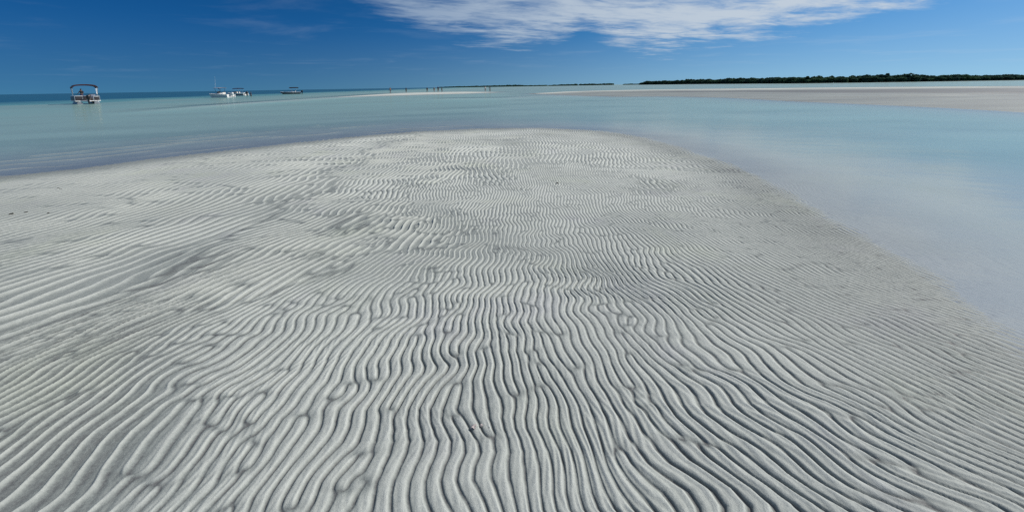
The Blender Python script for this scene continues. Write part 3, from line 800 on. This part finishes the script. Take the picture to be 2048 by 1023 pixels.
def person(loc, rz, label, skin=SKIN_T, shirt=None, shorts='black', hair='dark', stride=0.0, height=1.72, arms=0.0, lean=0.0, sit=False, long_hair=False):
    t = thing('person', label, 'person', loc, rz, 'people on the sandbars and boats')
    J = {}
    hz = 0.95
    J['pelvis'] = ((0, 0, hz), (.155, .115)); J['waist'] = ((0, .01 + lean * .2, 1.10), (.135, .10)); J['chest'] = ((0, lean * .6, 1.32), (.165, .115))
    J['collar'] = ((0, lean * .8 - .01, 1.45), (.09, .075)); J['neck'] = ((0, lean + .0, 1.52), .058); J['jaw'] = ((0, lean + .035, 1.585), (.066, .078))
    J['skull'] = ((0, lean + .02, 1.66), (.078, .092)); J['crown'] = ((0, lean + .0, 1.73), (.055, .065)); J['nose'] = ((0, lean + .128, 1.625), .012)
    E = [('pelvis', 'waist'), ('waist', 'chest'), ('chest', 'collar'), ('collar', 'neck'), ('neck', 'jaw'), ('jaw', 'skull'), ('skull', 'crown'), ('skull', 'nose')]
    for s_, n_ in ((-1, 'l'), (1, 'r')):
        st_ = stride * s_
        if sit:
            J['hip' + n_] = ((s_ * .10, .05, hz - .03), .095); J['knee' + n_] = ((s_ * .13, .46, hz - .04), .062); J['shin' + n_] = ((s_ * .13, .48, hz - .27), .055)
            J['ankle' + n_] = ((s_ * .13, .46, hz - .46), .04); J['toe' + n_] = ((s_ * .14, .64, hz - .51), .034)
        else:
            J['hip' + n_] = ((s_ * .095, .0, hz - .09), .095); J['knee' + n_] = ((s_ * .105, st_ * .5 + .02, .50), .062); J['shin' + n_] = ((s_ * .11, st_ * .75 - .01, .34), .056)
            J['ankle' + n_] = ((s_ * .11, st_ - .02, .09), .038); J['toe' + n_] = ((s_ * .125, st_ + .16, .035), .032)
        sw = -st_ * .8 + arms * .25
        J['shoulder' + n_] = ((s_ * .19, lean * .7, 1.41), .064); J['elbow' + n_] = ((s_ * (.245 + arms * .05), lean * .6 + sw * .4, 1.14), .046)
        J['wrist' + n_] = ((s_ * (.25 - arms * .08), lean * .6 + sw + .06 + arms * .12, .92 + arms * .22), .032)
        hx, hy, hzz = J['wrist' + n_][0]
        J['palm' + n_] = ((hx, hy + .015 + arms * .05, hzz - .075 + arms * .07), (.022, .036))
        px_, py_, pz_ = J['palm' + n_][0]
        E += [('pelvis', 'hip' + n_), ('hip' + n_, 'knee' + n_), ('knee' + n_, 'shin' + n_), ('shin' + n_, 'ankle' + n_), ('ankle' + n_, 'toe' + n_),
              ('collar', 'shoulder' + n_), ('shoulder' + n_, 'elbow' + n_), ('elbow' + n_, 'wrist' + n_), ('wrist' + n_, 'palm' + n_)]
        for q_, (oy, ln) in enumerate(((-.030, .070), (-.010, .082), (.010, .086), (.030, .076))):
            J[f'f{q_}{n_}'] = ((px_, py_ + oy, pz_ - .05), .0095); J[f'g{q_}{n_}'] = ((px_ - s_ * .014, py_ + oy + .006, pz_ - .05 - ln * .55), .0080)
            E += [('palm' + n_, f'f{q_}{n_}'), (f'f{q_}{n_}', f'g{q_}{n_}')]
        J['thumb' + n_] = ((px_ - s_ * .012, py_ + .055, pz_ - .03), .0105); E.append(('palm' + n_, 'thumb' + n_))
    k = height / 1.75
    J = {a: (tuple(v_ * k for v_ in c[0]), tuple(r_ * k for r_ in c[1]) if isinstance(c[1], tuple) else c[1] * k) for a, c in J.items()}
    skinned('body', J, E, 'pelvis', skin, t)
    def grow(names, f): return {n_: (J[n_][0], tuple(r_ * f for r_ in J[n_][1]) if isinstance(J[n_][1], tuple) else J[n_][1] * f) for n_ in names}
    def mid(a, b_, t_): return tuple(x_ + (y_ - x_) * t_ for x_, y_ in zip(J[a][0], J[b_][0]))
    if shorts:
        q_ = grow(['pelvis', 'hipl', 'hipr'], 1.13); q_['top'] = (mid('pelvis', 'waist', .45), (.16 * k, .122 * k))
        for n_ in 'lr': q_['leg' + n_] = (mid('hip' + n_, 'knee' + n_, .62), .098 * k)
        skinned('swim_shorts', q_, [('pelvis', 'top'), ('pelvis', 'hipl'), ('pelvis', 'hipr'), ('hipl', 'legl'), ('hipr', 'legr')], 'pelvis', CL[shorts], t)
    if shirt:
        q_ = grow(['waist', 'chest', 'shoulderl', 'shoulderr'], 1.12); q_['collar'] = (mid('chest', 'collar', .8), (.125 * k, .09 * k)); q_['hem'] = (mid('pelvis', 'waist', .1), (.17 * k, .13 * k))
        for n_ in 'lr': q_['sleeve' + n_] = (mid('shoulder' + n_, 'elbow' + n_, .6), .068 * k)
        skinned('shirt', q_, [('hem', 'waist'), ('waist', 'chest'), ('chest', 'collar'), ('collar', 'shoulderl'), ('collar', 'shoulderr'), ('shoulderl', 'sleevel'), ('shoulderr', 'sleever')], 'chest', CL[shirt], t)
    hd = Vector(J['skull'][0]); rings = []
    lo = -.55 if long_hair else -.1
    for i in range(7):
        el = lo + (1.5 - lo) * i / 6; ring = []
        for j in range(14):
            a_ = 2 * math.pi * j / 14; fr_ = max(0, math.sin(a_)); e2 = max(el, fr_ * .75 * (1 - i / 6) + el * (i / 6))
            ring.append(hd + Vector((math.cos(e2) * math.cos(a_) * .094, math.cos(e2) * math.sin(a_) * .112 - .012, math.sin(e2) * .118 + .01)) * k)
        rings.append(ring)
    MB().rings(rings).build('hair', HAIR[hair], t)
    return t

def stand(px, py_feet, z=None):
    p_ = ground(px, py_feet, 0.1)
    zz_ = bed(np.array([p_.x]), np.array([p_.y]))[0][0]
    return Vector((p_.x, p_.y, float(zz_)))
def wade(px, dist):
    p_ = at(px, dist); zz_ = bed(np.array([p_.x]), np.array([p_.y]))[0][0]
    return Vector((p_.x, p_.y, max(float(zz_), -.8)))

person(stand(781, 187.0), R(70), 'tanned person in dark shorts mid stride, leftmost walker on the white sand spit', SKIN_T, None, 'navy', 'dark', .26, 1.80, .2)
person(stand(812.5, 185.6), R(205), 'person in teal top leaning forward, second from the left on the sand spit', SKIN_T, 'teal', 'black', 'dark', .12, 1.70, .6, .10)
person(stand(854.5, 184.6), R(170), 'person all in black on the spit just left of the close trio', SKIN_T, 'black', 'black', 'dark', .10, 1.72, .3)
person(stand(868.5, 184.3), R(20), 'fair skinned person in grey shirt, leftmost of the three close together on the spit', SKIN_P, 'grey', 'grey', 'fair', .08, 1.70, .1)
person(stand(876.5, 184.8), R(190), 'tall person in navy shirt, middle of the close trio on the spit', SKIN_T, 'navy', 'black', 'dark', .14, 1.82, .4)
person(stand(884, 184.7), R(140), 'short bare chested person in black shorts, rightmost of the three close together on the spit', SKIN_D, None, 'black', 'dark', .10, 1.50, .2)
person(wade(970.5, 118), R(200), 'wading person in white shirt beside a person in black, right of the spit', SKIN_P, 'white', 'grey', 'dark', .06, 1.72, .3)
person(wade(980, 116), R(100), 'wading person in black with bent arms beside the person in white', SKIN_D, 'black', 'black', 'dark', .16, 1.80, 1.0)
person(wade(502, 106), R(150), 'person in dark top wading thigh deep right of the anchored runabout', SKIN_T, 'navy', 'black', 'dark', .06, 1.72, .2)
# passenger on the pontoon boat, sitting on the stern backrest
mw = Matrix.Translation(PONTOON.location) @ Matrix.Rotation(PONTOON.rotation_euler.z, 4, 'Z')
q_ = mw @ Vector((-.42, -1.75, .51))
person(q_, PONTOON.rotation_euler.z + R(30), 'person in dark shirt standing under the maroon canopy of the pontoon boat', SKIN_D, 'black', 'navy', 'dark', .05, 1.72, .8, .04)

# ------------------------------------------------------------------ mangrove woods far off
def leaf_mat():
    m, q = mat('mangrove_foliage')
    pos = q.n('ShaderNodeNewGeometry').outputs['Position']
    a = q.noise(pos, 0.06, 3, 0.6); b_ = q.noise(pos, 0.7, 2, 0.6)
    c = q.mix(q.rng(a, 0.4, 0.65), (0.046, 0.092, 0.072), (0.070, 0.140, 0.068))
    c = q.mix(q.rng(b_, 0.3, 0.7), c, q.mix(1.0, c, (0.6, 0.65, 0.72), 'MULTIPLY'))
    tl = q.n('ShaderNodeBsdfTranslucent'); q.set(tl.inputs['Color'], c)
    mx = q.n('ShaderNodeMixShader'); mx.inputs[0].default_value = 0.4
    q.t.links.new(principled(q, c, 0.8, 0.1), mx.inputs[1]); q.t.links.new(tl.outputs[0], mx.inputs[2])
    finish(q, mx.outputs[0])
    return m
LEAF = leaf_mat()
BARK = paint('bark', (0.05, 0.042, 0.035), 0.9)
def crown_quads(c, rx, rz, n, size, rs):
    d = rs.standard_normal((n, 3)); d /= np.linalg.norm(d, axis=1)[:, None]
    rad = rs.uniform(0.55, 1.05, n) ** 0.6
    P = c + d * rad[:, None] * np.array([rx, rx, rz])
    nrm = d * 0.7 + rs.standard_normal((n, 3)) * 0.6; nrm /= np.linalg.norm(nrm, axis=1)[:, None]
    a = np.cross(nrm, rs.standard_normal((n, 3))); a /= np.linalg.norm(a, axis=1)[:, None]; b_ = np.cross(nrm, a)
    s_ = size * rs.uniform(0.6, 1.3, n)[:, None]
    return np.stack([P - a * s_ - b_ * s_ * .7, P + a * s_ - b_ * s_ * .6, P + a * s_ * .8 + b_ * s_ * .7, P - a * s_ * .9 + b_ * s_ * .6], 1).reshape(-1, 3)
def quads_obj(name, Q, material, parent=None):
    n = len(Q) // 4
    me = bpy.data.meshes.new(name); me.vertices.add(len(Q)); me.vertices.foreach_set('co', Q.astype(np.float32).ravel())
    me.loops.add(len(Q)); me.loops.foreach_set('vertex_index', np.arange(len(Q), dtype=np.int32)); me.polygons.add(n)
    me.polygons.foreach_set('loop_start', (np.arange(n) * 4).astype(np.int32)); me.update(calc_edges=True)
    me.materials.append(material)
    o = bpy.data.objects.new(name, me); COL.objects.link(o)
    if parent: o.parent = parent
    return o
def wood(pxs, hfun, step, rows, label, seed, leaf=0.55, per=170):
    """a belt of mangroves along a line of (photo column, distance)"""
    rs = np.random.default_rng(seed)
    L = [np.array(at(px, d)[:2]) for px, d in pxs]
    Qs = []
    for i in range(len(L) - 1):
        n = max(1, int(np.linalg.norm(L[i + 1] - L[i]) / step))
        for k in range(n):
            f = k / n; base = L[i] * (1 - f) + L[i + 1] * f; px = pxs[i][0] * (1 - f) + pxs[i + 1][0] * f
            for r_ in range(rows):
                h = hfun(px) * rs.uniform(0.80, 1.08) * (0.72 if r_ == 0 else 1.0)
                b2 = base * (1 + (r_ * step * 1.3 + rs.uniform(0, step)) / np.linalg.norm(base)) + rs.uniform(-.5, .5, 2) * step
                rx = step * rs.uniform(.55, .95)
                Qs.append(crown_quads(np.array([b2[0], b2[1], h - h * .26]), rx, h * .27, per, leaf, rs))
                Qs.append(crown_quads(np.array([b2[0], b2[1], h * .34]), rx * .95, h * .38, per, leaf, rs))
    o = quads_obj('mangrove_wood', np.concatenate(Qs), LEAF)
    o['kind'] = 'stuff'; o['label'] = label; o['category'] = 'wood'
    return o
def hR(px):
    return float(np.interp(px, [1276, 1283, 1296, 1340, 1400, 1500, 1600, 1680, 1774, 1860, 1930, 2048, 2500], [3.0, 4.8, 7.8, 8.2, 7.9, 6.6, 5.2, 5.5, 6.0, 5.0, 4.3, 3.9, 3.6])) * (1 + .10 * math.sin(px * .11) * math.sin(px * .037 + 1) + .06 * math.sin(px * .31))
wood([(1280, 1000), (1400, 680), (1500, 480), (1600, 345), (1774, 310), (2048, 300), (2500, 280)], hR, 3.4, 3, 'long dark mangrove wood along the right horizon', 3)
wood([(884, 1900), (960, 1750), (1056, 1650)], lambda p_: float(np.interp(p_, [884, 900, 1000, 1030, 1056], [3.0, 4.2, 6.6, 7.2, 3.4])), 12, 2, 'thin dark strip of far mangroves at mid horizon behind the waders', 4, 1.8, 40)
wood([(1058, 1700), (1096, 1700)], lambda p_: 4.2, 12, 2, 'tiny low far islet of mangroves between two longer strips', 5, 1.8, 40)
wood([(1102, 1650), (1228, 1550)], lambda p_: float(np.interp(p_, [1102, 1125, 1228], [3.4, 6.4, 6.8])), 12, 2, 'far flat mangrove strip just left of the big wood', 6, 1.8, 40)
wood([(1251, 1500), (1280, 1450)], lambda p_: 3.4, 10, 2, 'faint low far strip touching the left tip of the big wood', 8, 1.4, 40)
def tall_tree(px, dist, h, label, seed):
    rs = np.random.default_rng(seed); p_ = at(px, dist)
    t = thing('mangrove_tree', label, 'tree', (p_.x, p_.y, 0), 0, 'taller trees in the mangrove wood')
    MB().tube([(0, 0, -.3), (.1, 0, h * .4), (-.1, .1, h * .8), (0, 0, h * .95)], [.28, .2, .12, .04], 8).tube([(.1, 0, h * .5), (1.0, .3, h * .8)], [.1, .04], 6).tube([(0, 0, h * .55), (-1.1, -.2, h * .82)], [.1, .04], 6).build('trunk', BARK, t)
    Q = [crown_quads(np.array(c) * 1.0, r_, r_ * .6, 130, .32, rs) for c, r_ in (((0, 0, h * .92), 1.0), ((.8, .3, h * .84), .9), ((-.9, -.2, h * .82), 1.0), ((.2, -.5, h * .74), 1.0))]
    quads_obj('crown', np.concatenate(Q), LEAF, t)
tall_tree(1614, 345, 6.1, 'single taller tree rising above the middle of the mangrove wood', 51)
tall_tree(1773, 316, 7.0, 'taller bushy tree rising above the highest right part of the wood', 52)

# ------------------------------------------------------------------ little things left by the tide
WEED = paint('dead_seaweed', (0.035, 0.033, 0.026), 0.8, 0.3, 0, .1, 60)
SHELL = paint('shell', (0.42, 0.36, 0.34), 0.45, 0.5, 0, .1, 60)
def on_sand(px, py):
    p_ = ground(px, py, 0.03); z_ = bed_full(np.array([p_.x]), np.array([p_.y]))[0][0]
    return Vector((p_.x, p_.y, float(z_)))
def clump(px, py, size, label, seed):
    rs = np.random.default_rng(seed); m_ = MB()
    for k in range(9):
        a_ = rs.uniform(0, 6.28); r0 = rs.uniform(0, .3) * size; l_ = size * rs.uniform(.5, 1.0); b_ = a_ + rs.uniform(-1.2, 1.2)
        P = [Vector((r0 * math.cos(a_), r0 * math.sin(a_), .15 * size))]
        for q in range(1, 5):
            b_ += rs.uniform(-.7, .7)
            P.append(P[-1] + Vector((math.cos(b_), math.sin(b_), 0)) * l_ / 4); P[-1].z = size * (.12 + .35 * math.sin(q / 4 * 3.1) * rs.uniform(.4, 1))
        m_.tube(P, [size * .10, size * .16, size * .17, size * .12, size * .04], 6)
    m_.v = [(a_ * .5, b_ * .5, c_ * .5) for a_, b_, c_ in m_.v]
    o = m_.build('seaweed', WEED); o.location = on_sand(px, py); o['label'] = label; o['category'] = 'seaweed'; o['group'] = 'bits of dead seaweed on the sand'
for px_, py_, sz, lb, sd_ in ((116, 377.5, .045, 'left bit of a dark seaweed pair near the left shore', 61), (122, 379, .04, 'right bit of a dark seaweed pair near the left shore', 62),
        (52.5, 425.5, .04, 'small round dark seaweed bit on smooth sand, lowest but one at far left', 63), (97, 427.5, .035, 'faint dark seaweed bit right of the small round one', 64),
        (23, 431, .06, 'larger dark seaweed smear at the far left edge', 65), (1115, 367, .05, 'dark seaweed bit among fine ripples near the middle of the sandbar', 66)):
    clump(px_, py_, sz, lb, sd_)
def shell():
    t_ = thing('broken_shell', 'broken pale pinkish shell lodged between ripples in the foreground', 'shell', on_sand(948, 860), R(40))
    def fan(u_, v_):
        a_ = R(-60 + 120 * u_); r_ = .004 + .030 * v_
        r_ *= .62
        return (r_ * math.sin(a_), r_ * math.cos(a_) - .008, .006 + .010 * math.sin(v_ * 2.6) + .0012 * math.cos(u_ * 40) * v_)
    MB().sheet(fan, 36, 8, .002).build('shell_valve', SHELL, t_)
    h_ = MB().sheet(lambda u_, v_: (.030 + .012 * u_, -.016 + .010 * v_ + .004 * u_, .003 + .003 * math.sin(u_ * 3.1)), 6, 4, .002).build('shell_chip', SHELL, t_)
    t_.location.z -= .003
shell()
